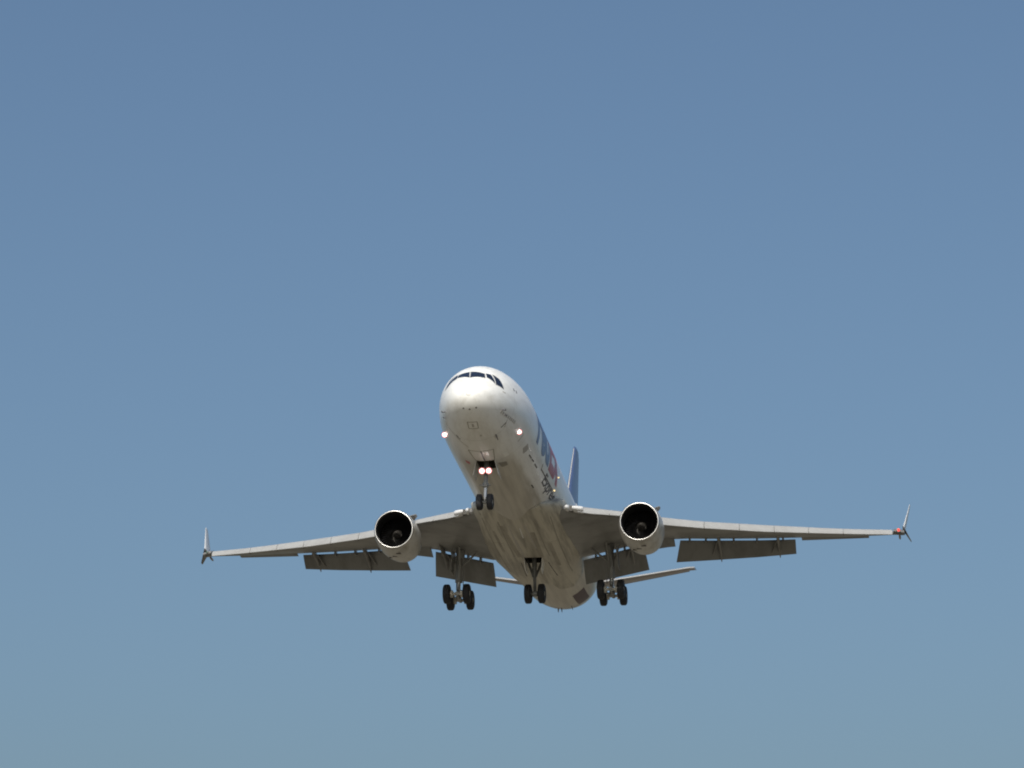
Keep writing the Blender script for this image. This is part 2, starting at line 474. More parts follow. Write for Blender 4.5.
def frame(name, c, w=.05, mat=None):
    b = None
    pts = list(c) + [c[0]]
    return stripe(name, pts, w, mat or M['seam'])
frame('access_panel', [(1.62, -100.5), (1.62, -79.5), (2.30, -81), (2.30, -99)], .045, M['stain'])
patch('access_panel', [(1.8, -92), (2.1, -92), (2.1, -88), (1.8, -88)], M['smudge'], None, .012, 3, 3)
stripe('panel_seam', [(3.43, -149), (3.95, -126), (4.98, -106)], .045, M['smudge'])
stripe('panel_seam', [(3.43, -31), (3.7, -43)], .06, M['smudge'])
stripe('panel_seam', [(3.44, -47.4), (3.48, -36.4)], .06, M['seam'])
stripe('panel_seam', [(6.73, -40.6), (6.82, -28)], .07, M['smudge'])
q = SN(3.7, -60, 0)
MB().hexa([q + Vector((0, -.04, .02)), q + Vector((.42, -.04, .02)), q + Vector((.42, .04, .02)), q + Vector((0, .04, .02))],
          [q + Vector((.22, -.13, -.26)), q + Vector((.42, -.13, -.26)), q + Vector((.42, -.08, -.26)), q + Vector((.22, -.08, -.26))]).build('blade_antenna', M['letter_grey'], fus, 0)
stripe('door_latch', [(3.8, -124), (4.05, -120), (4.1, -117)], .07, M['letter_grey'])
patch('static_port', [(3.1, -83), (3.25, -83), (3.25, -80), (3.1, -80)], M['smudge'], None, .013, 2, 2)
patch('access_panel', [(6.75, -65), (7.5, -65), (7.5, -59), (6.75, -59)], M['white'], None, .013, 3, 3)
patch('access_panel', [(8.1, -118), (8.65, -118), (8.65, -112.5), (8.1, -112.5)], M['red'], None, .013, 3, 3, lab='small red panel beside the nose gear bay')
patch('access_panel', [(8.1, -76), (9.1, -74), (9.1, -66), (8.4, -66)], M['stain'], None, .012, 4, 4, lab='dark stained panel beside the nose gear bay')
patch('cargo_hatch', [(8.3, -40), (9.1, -43), (9.4, -34), (8.6, -31)], M['smudge'], None, .012, 6, 6)
for (x, th, l) in ((10.3, -36.5, .9), (11.4, -35.6, .7), (12.6, -35, 1.0), (15.3, -50.8, .8)):
    stripe('panel_seam', [(x, th), (x + l, th + .8)], .09, M['seam'])
stripe('door_outline', [(14.65, -29.3), (17, -28), (20.2, -26.4)], .07, M['seam'])
stripe('door_outline', [(14.65, -29.3), (14.5, -23)], .07, M['seam'])
for i in range(9):
    x = 2.25 + i * .27; th = -27.6 + i * .15
    patch('name_marking', [(x, th - 2.6), (x + .17, th - 2.6), (x + .17, th + 2.2), (x, th + 2.2)], M['smudge'], None, .011, 2, 3)
for (x, th) in ((3.93, 19.2), (4.3, 17)):
    patch('static_port', [(x, th - 2), (x + .12, th - 2), (x + .12, th + 2.5), (x, th + 2.5)], M['letter_grey'], None, .013, 2, 2)
stripe('panel_seam', [(2.15, 12.6), (2.5, 9.5)], .06, M['smudge'])
lamp(SN(20.5, -24.6, .02), (-1, -.6, -.2), .06, fus, 'scan_light', M['amber'])
lamp(SN(20.7, -5.7, .02), (-1, -.6, -.2), .045, fus, 'scan_light', M['amber'])
patch('tail_panel', [(43.2, -65), (43.0, -45), (47.4, -43), (47.4, -63)], M['maroon'], None, .012, 8, 8, lab='dark purple panel low on the rear fuselage')
for (x, th) in ((47.6, -97), (47.3, -91), (46.6, -74)):
    q = SN(x, th, -.05); w = SN(x, th, .2)
    MB().hexa([q + Vector((-.2, -.03, 0)), q + Vector((.25, -.03, 0)), q + Vector((.25, .03, 0)), q + Vector((-.2, .03, 0))],
              [w + Vector((.1, -.02, 0)), w + Vector((.28, -.02, 0)), w + Vector((.28, .02, 0)), w + Vector((.1, .02, 0))]).build('blade_antenna', M['letter_grey'], fus, 0)
# upper antennas
for x in (9.0, 15.5):
    q = SN(x, 90, -.03)
    MB().hexa([q + Vector((-.25, -.03, 0)), q + Vector((.3, -.03, 0)), q + Vector((.3, .03, 0)), q + Vector((-.25, .03, 0))],
              [q + Vector((.1, -.02, .4)), q + Vector((.32, -.02, .4)), q + Vector((.32, .02, .4)), q + Vector((.1, .02, .4))]).build('blade_antenna', M['white'], fus, 0)

# ---- belly fairing round the wing root
def make_belly():
    b = MB(); rings = []; seg = 64
    for (x, w, zb, zt, e) in ((19.6, 1.9, -2.9, -2.0, 2.0), (20.5, 2.5, -2.97, -1.75, 2.05), (21.6, 3.03, -3.03, -1.3, 2.2), (22.8, 3.2, -3.07, -1.0, 2.4), (25, 3.32, -3.11, -1.1, 2.8), (28, 3.4, -3.13, -.9, 3.4), (31.5, 3.36, -3.13, -1.0, 3.4), (33.6, 3.24, -3.12, -1.1, 3.1), (36, 2.98, -3.07, -1.3, 2.6), (38.5, 2.6, -3.0, -1.7, 2.2), (40.2, 1.9, -2.95, -2.2, 2.0)):
        rg = []; zc = zt - .35
        for i in range(seg):
            a = 6.2831853 * i / seg; c, s = math.cos(a), math.sin(a)
            y = w * math.copysign(abs(c) ** (2 / e), c)
            z = zc + (abs(s) ** (2 / e)) * (.35 if s > 0 else -(zc - zb)) * 1.0
            rg.append((x, y, z))
        rings.append(rg)
    b.loft(rings)
    o = b.build('belly_fairing', M['belly'], jet, 50)
    # pocket for the centre gear
    c = MB().box((30.5, -.62, -3.6), (31.95, .62, -2.2))
    me = bpy.data.meshes.new('cutter'); me.from_pydata([tuple(v) for v in c.v], [], c.f)
    bm = bmesh.new(); bm.from_mesh(me); bmesh.ops.recalc_face_normals(bm, faces=bm.faces); bm.to_mesh(me); bm.free()
    co = bpy.data.objects.new('cutter', me); COL.objects.link(co); co.parent = jet; co.location = -BASE
    bpy.context.view_layer.update()
    md = o.modifiers.new('bay', 'BOOLEAN'); md.operation = 'DIFFERENCE'; md.solver = 'EXACT'; md.object = co
    nm = bpy.data.meshes.new_from_object(o.evaluated_get(bpy.context.evaluated_depsgraph_get()))
    o.modifiers.clear(); o.data = nm; bpy.data.objects.remove(co)
    o.data.materials.append(M['dark'])
    for p in o.data.polygons:
        c = p.center
        if 30.4 < c.x < 32.0 and abs(c.y) < .78 and -3.05 < c.z < -2.1: p.material_index = 1
    # keel seams and wheel-well door joints
    for (y0, y1, x0, x1) in ((-1.0, -1.0, 20.5, 29.5), (1.0, 1.0, 20.5, 29.5), (-1.15, -1.9, 29.8, 36), (1.15, 1.9, 29.8, 36), (-2.35, -2.35, 23, 35), (2.35, 2.35, 23, 35)):
        pass
    return o
bel = make_belly()
def belly_strip(name, x0, y0, x1, y1, w, mat, depth=.02):
    """a joint line on the flat of the belly fairing, dropped on to its surface"""
    from mathutils.bvhtree import BVHTree
    me = bel.data
    tree = BVHTree.FromPolygons([v.co for v in me.vertices], [list(p.vertices) for p in me.polygons])
    rings = []; n = 14
    for i in range(n + 1):
        t = i / n; x, y = x0 + (x1 - x0) * t, y0 + (y1 - y0) * t
        h = tree.ray_cast(Vector((x, y, -8)), Vector((0, 0, 1)))
        h2 = tree.ray_cast(Vector((x, y + w, -8)), Vector((0, 0, 1)))
        if h[0] is None or h2[0] is None or h[0].z > -2.1: continue
        rings.append([h[0] + Vector((0, 0, -.008)), h2[0] + Vector((0, 0, -.008)), h2[0] + Vector((0, 0, depth)), h[0] + Vector((0, 0, depth))])
    return MB().loft(rings).build(name, mat, bel, 0)
for y in (-1.25, 1.2):
    belly_strip('keel_seam', 21.8, y, 30.2, y, .07, M['stain'])
belly_strip('keel_seam', 21, -2.35, 35.5, -2.2, .06, M['stain'])
belly_strip('keel_seam', 21, 2.3, 35.5, 2.15, .06, M['stain'])
for (x0, y0, x1, y1, w, m) in ((22.6, .95, 30.3, .72, .30, 'panel_dim'), (24.2, -.95, 30.4, -.80, .34, 'panel_dim'), (23.0, -.12, 25.4, -.05, .07, 'winglet'), (25.8, .52, 30.2, .48, .09, 'smudge'),
                               (27.0, -1.75, 33.0, -1.7, .28, 'panel_dim'), (32.4, -.3, 37.0, -.2, .3, 'panel_dim'), (32.6, .45, 36.2, .4, .12, 'smudge'), (24.0, 1.75, 29.0, 1.7, .2, 'panel_dim')):
    belly_strip('belly_panel', x0, y0, x1, y1, w, M[m])
for s in (-1, 1):
    belly_strip('wheel_well_door', 26.8, s * 1.5, 26.8, s * 2.3, .05, M['seam'])
    belly_strip('wheel_well_door', 31.9, s * .95, 35.9, s * 1.1, .06, M['seam'])
    belly_strip('drain_stain', 22.5, s * .55, 28.6, s * .62, .1, M['smudge'])

# ---- wings
U_IN = [(3.2, -1.73), (4.8, -1.61), (7.6, -1.47)]
L_IN = [(3.2, -2.16), (4.8, -2.13), (7.6, -1.84)]
U_OUT = [(8.9, -1.44), (9.5, -1.41), (12, -1.24), (16, -.77), (20, -.29), (22, -.02), (24.95, .45)]
L_OUT = [(8.9, -2.1), (9.5, -2.08), (12, -1.86), (16, -1.40), (20, -.80), (22, -.49), (24.95, 0.0)]
def xle(y): return 22 + .77 * (y - 3)
def xte(y): return 33.5 + .117 * (y - 3) if y < 9 else 34.2 + .478 * (y - 9)
ZTE = [(3, -2.46), (3.2, -2.42), (7.45, -1.36), (9, -1.12), (10, -.95), (12, -.78), (15.4, -.42), (17.85, -.12), (23, .5), (25.4, .95)]
def ule(y): return interp(U_IN + U_OUT, y), interp(L_IN + L_OUT, y)
def tc(y): return interp([(3, .125), (9, .11), (25.4, .095)], y)

def airfoil(n=14):
    pts = []
    for i in range(n + 1):
        x = (1 - math.cos(math.pi * i / n)) / 2
        t = 5 * (.2969 * math.sqrt(x) - .126 * x - .3516 * x * x + .2843 * x ** 3 - .1015 * x ** 4)
        pts.append((x, t))
    return pts
AF = airfoil()
def section(P, Q, t, up=.58, dn=.42, yaxis=None):
    """airfoil ring from leading point P to trailing point Q"""
    P, Q = Vector(P), Vector(Q); ch = Q - P; n = Vector((-ch.z, 0, ch.x)).normalized(); c = ch.length
    top = [P + ch * x + n * (h * t * c * up * 2) for x, h in AF]
    bot = [P + ch * x - n * (h * t * c * dn * 2) for x, h in AF[1:-1]]
    return top + bot[::-1]

def wing(s):
    name = 'wing'
    rings = []
    for y in (2.2, 3.2, 4.5, 6, 7.5, 8.4, 9.2, 10.5, 12, 14, 16, 18, 20, 22, 24, 24.9, 25.4):
        u_, l_ = ule(y); h = u_ - l_
        off = .30
        P = (xle(y) + off, s * y, l_ + h * .42)
        x1, z1 = xte(y), interp(ZTE, y)
        rings.append(section(P, (x1, s * y, z1), tc(y) * .95, .62, .38))
    o = MB().loft(rings).build('wing', M['wing'], jet, 40)
    o['label'] = 'starboard wing with drooped slats and flaps' if s > 0 else 'port wing with drooped slats and flaps'
    # slats: separate segments of the lit leading edge
    def slat(y0, y1, U, L):
        rg = []
        n = 4
        for i in range(n + 1):
            y = y0 + (y1 - y0) * i / n
            u_, l_ = interp(U, y), interp(L, y); h = u_ - l_; zc = (u_ + l_) / 2; x = xle(y)
            outer = [(.12, -.49), (.03, -.49), (-.01, -.46), (.0, -.40), (.05, -.2), (.12, .02), (.21, .23), (.32, .40), (.45, .51), (.65, .60), (.95, .68)]
            inner = [(.95, .65), (.68, .54), (.5, .42), (.4, .2), (.32, 0), (.26, -.2), (.2, -.42)]
            k = max(h / .6, .75)
            rg.append([(x + a * k, s * y, zc + b * h) for a, b in outer + inner])
        return MB().loft(rg).build('slat', M['slat'], o, 50)
    slat(4.05, 7.45, U_IN, L_IN)
    ys = [9.25, 12.1, 14.4, 16.7, 19.0, 21.35, 24.75]
    for a, b in zip(ys, ys[1:]): slat(a, b - .025, U_OUT, L_OUT)
    for yy in (6.05, 12.1, 14.4, 16.7, 19.0, 21.35):
        u_, l_ = (interp(U_IN, yy), interp(L_IN, yy)) if yy < 8 else (interp(U_OUT, yy), interp(L_OUT, yy))
        x = xle(yy)
        MB().box((x - .03, s * yy - .03, l_ - .02), (x + .3, s * yy + .02, l_ + .16 * (u_ - l_) + .02)).build('slat_track', M['seam'], o, 0)
    # white root fillet with its rounded inner landing-light bulge
    b = MB()
    for (y0, y1, x0) in ((3.72, 4.4, 0), (3.3, 3.52, .03)):
        rg = []
        for i, k in enumerate((.82, .96, 1.0, 1.0, 1.0, .9) if x0 == 0 else (.9, 1, 1, 1, .95, .8)):
            y = y0 + (y1 - y0) * i / 5; u_, l_ = interp(U_IN, y), interp(L_IN, y); zc = (u_ + l_) / 2 + .02; hh = (u_ - l_) * .46 * k
            rg.append([(xle(y) + .05 + .5 * (1 - math.cos(a)) - .25 * k, s * y, zc + hh * math.sin(a)) for a in [6.2831853 * j / 20 for j in range(20)]])
        b.loft(rg)
    b.build('root_fillet', M['winglet'], o, 50)
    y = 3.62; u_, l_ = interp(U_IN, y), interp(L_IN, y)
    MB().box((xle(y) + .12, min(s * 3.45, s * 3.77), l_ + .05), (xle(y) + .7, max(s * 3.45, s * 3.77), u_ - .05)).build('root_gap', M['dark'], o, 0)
    # flaps
    def flap(tab_z, y0, y1, c0, c1, k0=0, k1=0, defl=38):
        rg = []; n = 6
        for i in range(n + 1):
            t = i / n; y = y0 + (y1 - y0) * t; c = c0 + (c1 - c0) * t; z = interp(tab_z, y); x = xte(y) - .05
            a = rad(defl)
            rg.append(section((x, s * y, z), (x + c * math.cos(a), s * (y + k0 + (k1 - k0) * t), z - c * math.sin(a)), .10, .6, .4))
        return MB().loft(rg).build('flap', M['flap'], o, 40)
    f1 = flap([(3.16, -2.64), (7.45, -1.52)], 3.2, 7.4, 2.15, 2.2, 0, .25)
    f2 = flap([(9.8, -1.11), (12, -.91), (15.4, -.56), (17.85, -.25)], 9.95, 17.85, 1.93, 1.3, -.42, .0)
    # brackets seen across the slot between wing and flap
    for yy in (4.1, 5.0, 6.1, 6.9):
        z = interp([(3.16, -2.6), (7.45, -1.5)], yy); x = xte(yy)
        MB().box((x - .5, s * yy - .05, z - .25), (x + .25, s * yy + .05, z + .2)).build('flap_bracket', M['strut'], f1, 0)
    for yy in (10.6, 11.7, 13.6, 15.2, 17.0):
        z = interp([(9.8, -1.1), (12, -.9), (15.4, -.55), (17.85, -.24)], yy); x = xte(yy)
        MB().box((x - .5, s * yy - .05, z - .2), (x + .25, s * yy + .05, z + .16)).build('flap_bracket', M['strut'], f2, 0)
    # ailerons: outboard one drooped a little, inboard one behind the engine
    def aileron(y0, y1, c, dz, droop, fwd):
        rg = []
        for i in range(5):
            y = y0 + (y1 - y0) * i / 4; cc = c[0] + (c[1] - c[0]) * i / 4
            x, z = xte(y) - fwd, interp(ZTE, y) + dz
            rg.append(section((x, s * y, z), (x + cc * math.cos(rad(droop)), s * y, z - cc * math.sin(rad(droop))), .11, .5, .5))
        return MB().loft(rg).build('aileron', M['flap'], o, 40)
    aileron(18.3, 23.0, (1.02, .8), -.05, 4, .7)
    aileron(7.62, 9.6, (1.7, 1.6), -.1, 14, 1.3)
    # flap track fairings: slim canoes below the wing that split down with the flap
    def track(y, x0, w, zd):
        x1 = xte(y); zw = interp(ZTE, y)
        prof = [(x0, zw - .30, zw - .1), (x0 + .8, zw - .52, zw - .08), (x1 - 1.2, zw - .62, zw - .1), (x1 - .1, zw - .75, zw - .2), (x1 + .9, zw + zd * .8, zw - .7), (x1 + 1.45, zw + zd, zw + zd + .25)]
        rg = [[(x, s * y + w * k * math.cos(a), (zb + zt) / 2 + (zt - zb) / 2 * math.sin(a)) for a in [6.2831853 * j / 12 for j in range(12)]] for (x, zb, zt), k in zip(prof, (.35, .8, 1, 1, .9, .3))]
        q = MB().loft(rg)
        q.tube((x1 - .6, s * (y - w), zw - .35), (x1 + .7, s * (y - .55), zw - .95), .055, .055, 8)
        q.build('flap_track_fairing', M['wing'], o, 50)
    track(6.65, 30.4, .12, -1.35)
    track(12.65, 32.6, .12, -1.32)
    track(16.7, 35.2, .11, -1.08)
    # winglets
    def fin_(name, P0, c0, P1, c1, th, mat):
        rg = []
        for (P, c) in ((P0, c0), (P1, c1)):
            P = Vector(P); rg.append([P + Vector((c * x, h * th * c, 0)) for x, h in AF] + [P + Vector((c * x, -h * th * c, 0)) for x, h in AF[1:-1]][::-1])
        return MB().loft(rg).build(name, mat, o, 40)
    up = fin_('upper_winglet', (39.7, s * 25.50, .78), 2.3, (41.75, s * 25.95, 3.02), .75, .07, M['winglet'])
    lo = fin_('lower_winglet', (39.55, s * 25.48, .80), 1.5, (40.9, s * 26.0, .08), .5, .07, M['wing'])
    # tip cap between last slat and winglet
    rg = []
    for y in (24.8, 25.2, 25.55):
        u_, l_ = ule(min(y, 24.95)); rg.append(section((xle(y) + .05, s * y, (u_ + l_) / 2 + .06), (xte(y), s * y, interp(ZTE, y) + .02), .13, .5, .5))
    MB().loft(rg).build('wingtip_cap', M['wing'], o, 40)
    x = xle(25.1)
    lamp((x - .02, s * 25.15, .36), (-1, s * .5, -.1), .10 if s < 0 else .05, o, 'navigation_light', M['navgreen'] if s > 0 else M['navred'])
    MB().lathe((40.8, s * 25.2, .33), [(-.55, .0), (-.4, .07), (0, .08), (.3, .07), (.6, .02)], 'x', 12).build('tip_pod', M['stab'], o, 40)
    return o
wing(1); wing(-1)

# ---- under-wing engines
def engine(s):
    c = Vector((21.76, s * 8.33, -3.21))
    prof = [(.16, 1.36), (.35, 1.40), (.8, 1.455), (1.6, 1.49), (2.5, 1.47), (3.3, 1.38), (4.2, 1.22), (4.2, 1.14), (3.0, 1.2), (1.9, 1.19), (.2, 1.27)]
    b = MB().lathe(c, prof, 'x', 72, closed=True)
    o = b.build('engine', M['nacelle'], jet, 40)
    o['label'] = 'turbofan under the starboard wing' if s > 0 else 'turbofan under the port wing'
    lp = [(.16, 1.357)]
    for i in range(25):
        a = math.pi * (i / 24); lp.append((.145 - .145 * math.sin(a), 1.27 + (.088 if a < math.pi / 2 else .06) * math.cos(a)))
    lp += [(.2, 1.21)]
    MB().lathe(c, lp + [(.2, 1.25)], 'x', 112, closed=True).build('inlet_lip', M['lip'], o, 60)
    MB().lathe(c, [(.19, 1.21), (.5, 1.17), (1.2, 1.17), (1.75, 1.17), (1.75, 1.2), (1.2, 1.25), (.19, 1.25)], 'x', 64, closed=True).build('inlet_duct', M['inlet'], o, 60)
    # fan: twisted blades on a hub, dark stator disc behind
    f = MB(); n = 38
    for i in range(n):
        a = 6.2831853 * i / n
        pts = []
        for rr, tw, ch in ((.36, 25, .34), (.75, 42, .36), (1.13, 58, .38)):
            cx, cy = math.cos(rad(tw)) * ch / 2, math.sin(rad(tw)) * ch / 2
            rd = Vector((0, math.cos(a), math.sin(a))); tg = Vector((0, -math.sin(a), math.cos(a)))
            m_ = c + Vector((1.35, 0, 0)) + rd * rr
            pts.append((m_ + Vector((-cx, 0, 0)) - tg * cy * .5, m_ + Vector((cx, 0, 0)) + tg * cy * .5))
        v = []
        for p, q in pts: v += [p, q, q + Vector((.02, 0, 0)), p + Vector((.02, 0, 0))]
        f.loft([v[0:4], v[4:8], v[8:12]])
    f.lathe(c + Vector((1.66, 0, 0)), [(0, 1.165), (.06, 1.165)], 'x', 48, 1)
    f.build('fan', [M['blade'], M['dark']], o, 30)
    MB().lathe(c, [(.78, .0), (.82, .05), (.93, .11), (1.08, .175), (1.24, .23), (1.4, .28)], 'x', 32).build('spinner', M['spinner'], o, 60)
    MB().lathe(c, [(3.0, .95), (3.8, .92), (5.0, .74), (5.9, .56), (5.9, .48), (5.6, .44), (6.4, .2), (6.8, 0)], 'x', 40).build('core_exhaust', M['exhaust'], o, 40)
    # pylon
    rg = []
    for (x, w, zb, zt) in ((23.4, .05, -1.75, -1.62), (24.2, .2, -1.9, -1.42), (26.0, .26, -2.1, -1.35), (28.0, .25, -2.6, -1.5), (30.0, .14, -2.1, -1.6)):
        rg.append([(x, s * 8.33 - w, zb), (x, s * 8.33 + w, zb), (x, s * 8.33 + w, zt), (x, s * 8.33 - w, zt)])
    MB().loft(rg).build('pylon', M['nacelle'], o, 30)
    # nacelle strakes
    for a in (52, 128):
        ca, sa = math.cos(rad(a)), math.sin(rad(a))
        p = c + Vector((0, ca, sa)) * 1.44; q = c + Vector((0, ca, sa)) * 1.95; tg = Vector((0, -sa, ca)) * .025
        MB().hexa([p + Vector((.9, 0, 0)) + tg, p + Vector((2.4, 0, 0)) + tg, q + Vector((2.4, 0, 0)) + tg, q + Vector((1.9, 0, 0)) + tg],
                  [p + Vector((.9, 0, 0)) - tg, p + Vector((2.4, 0, 0)) - tg, q + Vector((2.4, 0, 0)) - tg, q + Vector((1.9, 0, 0)) - tg]).build('strake', M['wing'], o, 0)
    # cowl latches and drain on the lower side
    for (x, a) in ((.95, -98), (1.6, -84), (2.2, -70)):
        p = c + Vector((x, 1.475 * math.cos(rad(a)), 1.475 * math.sin(rad(a))))
        MB().box(p - Vector((.07, .16, .03)), p + Vector((.07, .16, .02))).build('cowl_latch', M['seam'], o, 0)
    return o
engine(1); engine(-1)

# ---- tail engine through the fin base
def tail_engine():
    c = Vector((46.6, 0, 4.5))
    o = MB().lathe(c, [(.15, 1.36), (.8, 1.45), (3, 1.5), (7, 1.48), (10, 1.25), (12.2, .95), (12.2, .85), (8, 1.0), (2.2, 1.13), (.2, 1.2)], 'x', 56, closed=True).build('tail_engine', M['white'], jet, 40)
    lp = [(.15, 1.355)] + [(.14 - .14 * math.sin(math.pi * i / 12), 1.275 + .08 * math.cos(math.pi * i / 12)) for i in range(13)] + [(.2, 1.25)]
    MB().lathe(c, lp, 'x', 56, closed=True).build('inlet_lip', M['lip'], o, 60)
    MB().lathe(c, [(2.3, 0), (2.3, 1.12), (2.4, 1.12), (2.4, 0)], 'x', 32).build('fan', M['blade'], o, 40)
    rg = []
    for (x, w, zb, zt) in ((47.6, .25, 2.7, 3.3), (49, .55, 2.6, 3.4), (54, .5, 2.4, 3.4), (56.5, .2, 2.4, 3.5)):
        rg.append([(x, -w, zb), (x, w, zb), (x, w * .8, zt), (x, -w * .8, zt)])
    MB().loft(rg).build('pylon', M['white'], o, 30)
tail_engine()

# ---- fin and rudder
def vertical_fin():
    LEX = [(5.3, 48.75), (6.1, 49.45), (8.02, 51.12), (12.17, 54.73)]
    TEX = [(6.1, 57.0), (8.7, 57.3), (12.45, 58.0)]
    def ring(z, f0, f1, zt=None):
        a, b = interp(LEX, z), interp(TEX, z); c = b - a; t = .085
        xs = [(f0 + (f1 - f0) * i / 16) for i in range(17)]
        def th(x): return t * c * 5 * (.2969 * math.sqrt(max(x, 0)) - .126 * x - .3516 * x * x + .2843 * x ** 3 - .1036 * x ** 4)
        return [(a + c * x, th(x), z) for x in xs] + [(a + c * x, -th(x), z) for x in xs[::-1]]
    o = MB().loft([ring(z, 0.0, .70) for z in (5.3, 7, 8, 9, 10, 11, 11.9, 12.2)]).build('vertical_fin', M['tail'], jet, 40)
    MB().loft([ring(z, .705, 1.0) for z in (6.2, 8, 10, 12.1)]).build('rudder', M['tail'], o, 40)
    # rounded tip cap
    rg = []
    for z, k in ((12.205, 1), (12.3, .9), (12.38, .5)):
        r0 = ring(12.2, 0, .70); cx = sum(p[0] for p in r0) / len(r0)
        rg.append([(cx + .1 + (p[0] - cx) * (.5 + .5 * k), p[1] * k, z) for p in r0])
    MB().loft(rg).build('fin_cap', M['tail'], o, 40)
    # bright erosion strip on the leading edge
    rg = []
    for z in (6.5, 8, 10, 12.1):
        rr = ring(z, 0.0, .004); rg.append([(p[0] - .012, p[1] * 1.1, p[2]) for p in rr])
    MB().loft(rg).build('leading_edge', M['slat'], o, 40)
vertical_fin()

# ---- horizontal stabilisers, trimmed leading edge down
def stabiliser(s):
    rg = []
    for (y, c) in ((.6, 5.6), (2, 5.2), (4.1, 4.45), (6.1, 3.6), (8.6, 2.55), (8.95, 2.2)):
        x = 53 + .68 * (y - 2); z = .88 + .325 * (y - 2); a = rad(11)
        if y > 8.8: x += .25
        rg.append(section((x, s * y, z - .05), (x + c * math.cos(a), s * y, z - .05 + c * math.sin(a)), .085, .5, .5))
    o = MB().loft(rg).build('horizontal_stabiliser', M['stab'], jet, 40)
    rg = []
    for y in (2.4, 4, 6, 8.6, 8.95):
        x = 53 + .68 * (y - 2) + (.25 if y > 8.8 else 0); z = .83 + .325 * (y - 2)
        rg.append([(x - .02, s * y, z + .01), (x + .03, s * y, z - .02), (x + .2, s * y, z + .06), (x + .28, s * y, z + .19), (x + .02, s * y, z + .075)])
    MB().loft(rg).build('leading_edge', M['slat'], o, 40)
    rg = []
    for (y, c) in ((2.2, 5.15), (8.4, 2.6)):
        x = 53 + .68 * (y - 2); z = .88 + .325 * (y - 2); a = rad(11)
        P = Vector((x + c * math.cos(a), s * y, z - .05 + c * math.sin(a)))
        rg.append(section(P, P + Vector((.5, 0, .06)), .08))
    MB().loft(rg).build('elevator', M['stab'], o, 40)
stabiliser(1); stabiliser(-1)

# ---- landing gear
def wheel(c, R, w, parent):
    prof = [(-w / 2 + .02, .42 * R), (-w / 2, .62 * R), (-w / 2 + .01, .80 * R), (-w * .40, .93 * R), (-w * .27, .99 * R), (-w * .1, R), (0, R * .993), (w * .1, R), (w * .27, .99 * R), (w * .40, .93 * R), (w / 2 - .01, .80 * R), (w / 2, .62 * R), (w / 2 - .02, .42 * R)]
    b = MB().lathe(c, prof, 'y', 48, closed=True)
    b.lathe(c, [(-w * .30, 0), (-w * .30, .2 * R), (-w * .42, .25 * R), (-w * .34, .43 * R), (w * .34, .43 * R), (w * .42, .25 * R), (w * .30, .2 * R), (w * .30, 0)], 'y', 24, 1)
    return b.build('wheel', [M['tyre'], M['hub']], parent, 40)

def nose_gear():
    ax = Vector((7.26, 0, -5.72))
    b = MB().tube((8.15, 0, -2.3), (7.55, 0, -4.55), .15, .13).tube((7.6, 0, -4.4), (7.57, 0, -4.62), .2, .2)
    b.tube((8.7, .25, -2.4), (7.75, .06, -3.9), .05, .05, 10).tube((8.7, -.25, -2.4), (7.75, -.06, -3.9), .05, .05, 10)
    o = b.build('nose_gear', M['strut'], jet, 40)
    MB().tube((7.55, 0, -4.6), (7.29, 0, -5.62), .085, .085).build('piston', M['chrome'], o)
    MB().tube(ax + Vector((0, -.42, 0)), ax + Vector((0, .42, 0)), .075, .075).tube(ax + Vector((0, 0, -.08)), ax + Vector((.02, 0, .18)), .11, .1).build('axle', M['strut'], o)
    for y in (-.34, .34): wheel(ax + Vector((0, y, 0)), .515, .40, o)
    MB().tube((7.48, -.36, -4.55), (7.48, .36, -4.55), .045, .045, 10).tube((7.44, -.15, -4.62), (7.44, .15, -4.62), .09, .09, 12).build('steering_bar', M['strut'], o)
    MB().hexa([(7.66, -.09, -4.62), (7.95, -.04, -5.05), (7.98, -.04, -5.05), (7.72, -.09, -4.62)], [(7.66, .09, -4.62), (7.95, .04, -5.05), (7.98, .04, -5.05), (7.72, .09, -4.62)]) \
        .hexa([(7.36, -.09, -5.55), (7.95, -.04, -5.06), (7.98, -.04, -5.09), (7.38, -.09, -5.62)], [(7.36, .09, -5.55), (7.95, .04, -5.06), (7.98, .04, -5.09), (7.38, .09, -5.62)]).build('torque_link', M['strut'], o, 0)
    for y in (-.215, .215):
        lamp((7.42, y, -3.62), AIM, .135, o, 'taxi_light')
        MB().tube((7.5, y, -3.62), (7.75, 0, -3.7), .04, .04, 8).build('lamp_bracket', M['strut'], o)
    for s in (-1, 1):
        MB().hexa([(7.38, s * .57, -2.93), (8.98, s * .57, -2.93), (8.85, s * .80, -3.85), (7.6, s * .80, -3.85)], [(7.38, s * .61, -2.93), (8.98, s * .61, -2.93), (8.85, s * .84, -3.85), (7.6, s * .84, -3.85)]).build('gear_door', M['fuselage'], o, 0)
    return o
nose_gear()
# closed forward nose-gear doors: their joint lines
frame('gear_door', [(5.45, -107.5), (5.45, -73), (7.3, -78), (7.3, -102)], .05, M['stain'])
stripe('gear_door', [(5.5, -90.2), (7.3, -90.2)], .09, M['letter_grey'])

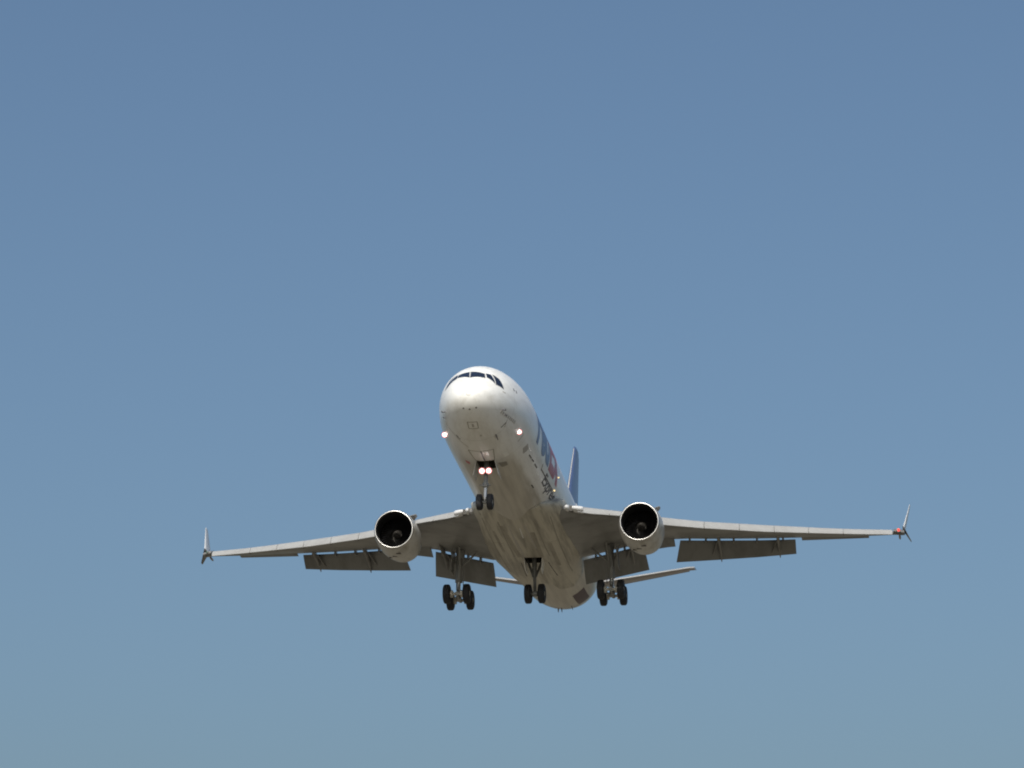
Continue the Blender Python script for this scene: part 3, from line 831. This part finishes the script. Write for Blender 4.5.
def main_gear(s):
    pv = Vector((31.87, s * 5.40, -5.46))
    top = Vector((31.55, s * 5.3, -1.9)); mid = Vector((31.83, s * 5.39, -4.35))
    b = MB().tube(top, mid, .23, .20, 20).tube(mid + Vector((0, 0, .12)), mid + Vector((0, 0, -.06)), .26, .26, 20)
    b.tube((31.6, s * 5.25, -2.2), (31.62, s * 5.25, -2.75), .34, .28, 16)
    o = b.build('main_gear', M['strut'], jet, 40)
    o['label'] = 'starboard main landing gear with four wheels' if s > 0 else 'port main landing gear with four wheels'
    MB().tube(mid, pv, .13, .13).build('piston', M['chrome'], o)
    MB().tube((31.7, s * 5.27, -3.35), (31.35, s * 3.95, -2.35), .08, .07, 12).build('side_brace', M['strut'], o)
    MB().tube((31.8, s * 5.29, -3.9), (30.3, s * 5.15, -2.2), .075, .07, 12).tube((31.8, s * 5.36, -3.6), (31.6, s * 6.0, -2.1), .05, .05, 10).build('drag_brace', M['strut'], o)
    MB().tube(pv + Vector((-.95, 0, .03)), pv + Vector((.95, 0, -.03)), .15, .15, 14).tube(pv + Vector((0, 0, -.15)), pv + Vector((0, 0, .2)), .2, .2, 16).build('bogie_beam', M['strut'], o)
    MB().tube(mid + Vector((-.2, -.12, -.05)), pv + Vector((-.55, -.05, .35)), .05, .05, 8).tube(mid + Vector((-.2, .12, -.05)), pv + Vector((-.55, .05, .35)), .05, .05, 8).tube(pv + Vector((-.55, 0, .35)), pv + Vector((-.12, 0, .1)), .08, .06, 8).build('torque_link', M['strut'], o)
    MB().tube((31.6, s * 5.02, -2.4), (31.68, s * 5.06, -4.9), .03, .03, 8).tube((31.55, s * 5.5, -2.4), (31.63, s * 5.5, -4.9), .03, .03, 8).build('brake_line', M['strut'], o)
    for dx in (-.815, .815):
        a = pv + Vector((dx, 0, -.03 * (1 if dx > 0 else -1)))
        ax_ = MB().tube(a + Vector((0, -.62, 0)), a + Vector((0, .62, 0)), .1, .1, 14)
        for sy in (-1, 1):
            ax_.tube(a + Vector((0, sy * .28, 0)), a + Vector((0, sy * .46, 0)), .26, .26, 18)
            ax_.tube(a + Vector((-.28, sy * .33, .05)), a + Vector((-.1, sy * .33, .02)), .07, .07, 8)
        ax_.build('axle', M['hub'], o)
        for sy in (-1, 1): wheel(a + Vector((0, sy * .70, 0)), .685, .50, o)
    MB().hexa([(30.9, s * 5.72, -2.2), (32.5, s * 5.72, -2.2), (32.4, s * 5.86, -3.75), (31.3, s * 5.86, -3.75)], [(30.9, s * 5.78, -2.2), (32.5, s * 5.78, -2.2), (32.4, s * 5.92, -3.75), (31.3, s * 5.92, -3.75)]).build('gear_door', M['wing'], o, 0)
    return o
main_gear(1); main_gear(-1)

def centre_gear():
    ax = Vector((31.76, 0, -5.41))
    o = MB().tube((31.3, 0, -2.3), (31.5, 0, -4.2), .19, .16).build('centre_gear', M['gear_dark'], jet, 40)
    MB().tube((31.5, 0, -4.1), ax + Vector((0, 0, .05)), .11, .11).build('piston', M['gear_dark'], o)
    MB().tube((31.5, .08, -4.25), (31.8, .6, -2.8), .085, .085, 10).tube((31.5, -.08, -4.25), (31.8, -.6, -2.8), .085, .085, 10).build('drag_brace', M['gear_dark'], o)
    MB().tube(ax + Vector((0, -.5, 0)), ax + Vector((0, .5, 0)), .1, .1).tube(ax + Vector((0, -.15, 0)), ax + Vector((0, .15, 0)), .2, .2).build('axle', M['strut'], o)
    for y in (-.475, .475): wheel(ax + Vector((0, y, 0)), .685, .50, o)
    for s in (-1, 1):
        MB().hexa([(30.6, s * .63, -3.05), (31.9, s * .63, -3.05), (31.8, s * .50, -4.0), (30.9, s * .54, -3.95)], [(30.6, s * .67, -3.05), (31.9, s * .67, -3.05), (31.8, s * .54, -4.0), (30.9, s * .58, -3.95)]).build('gear_door', M['white'], o, 0)
centre_gear()
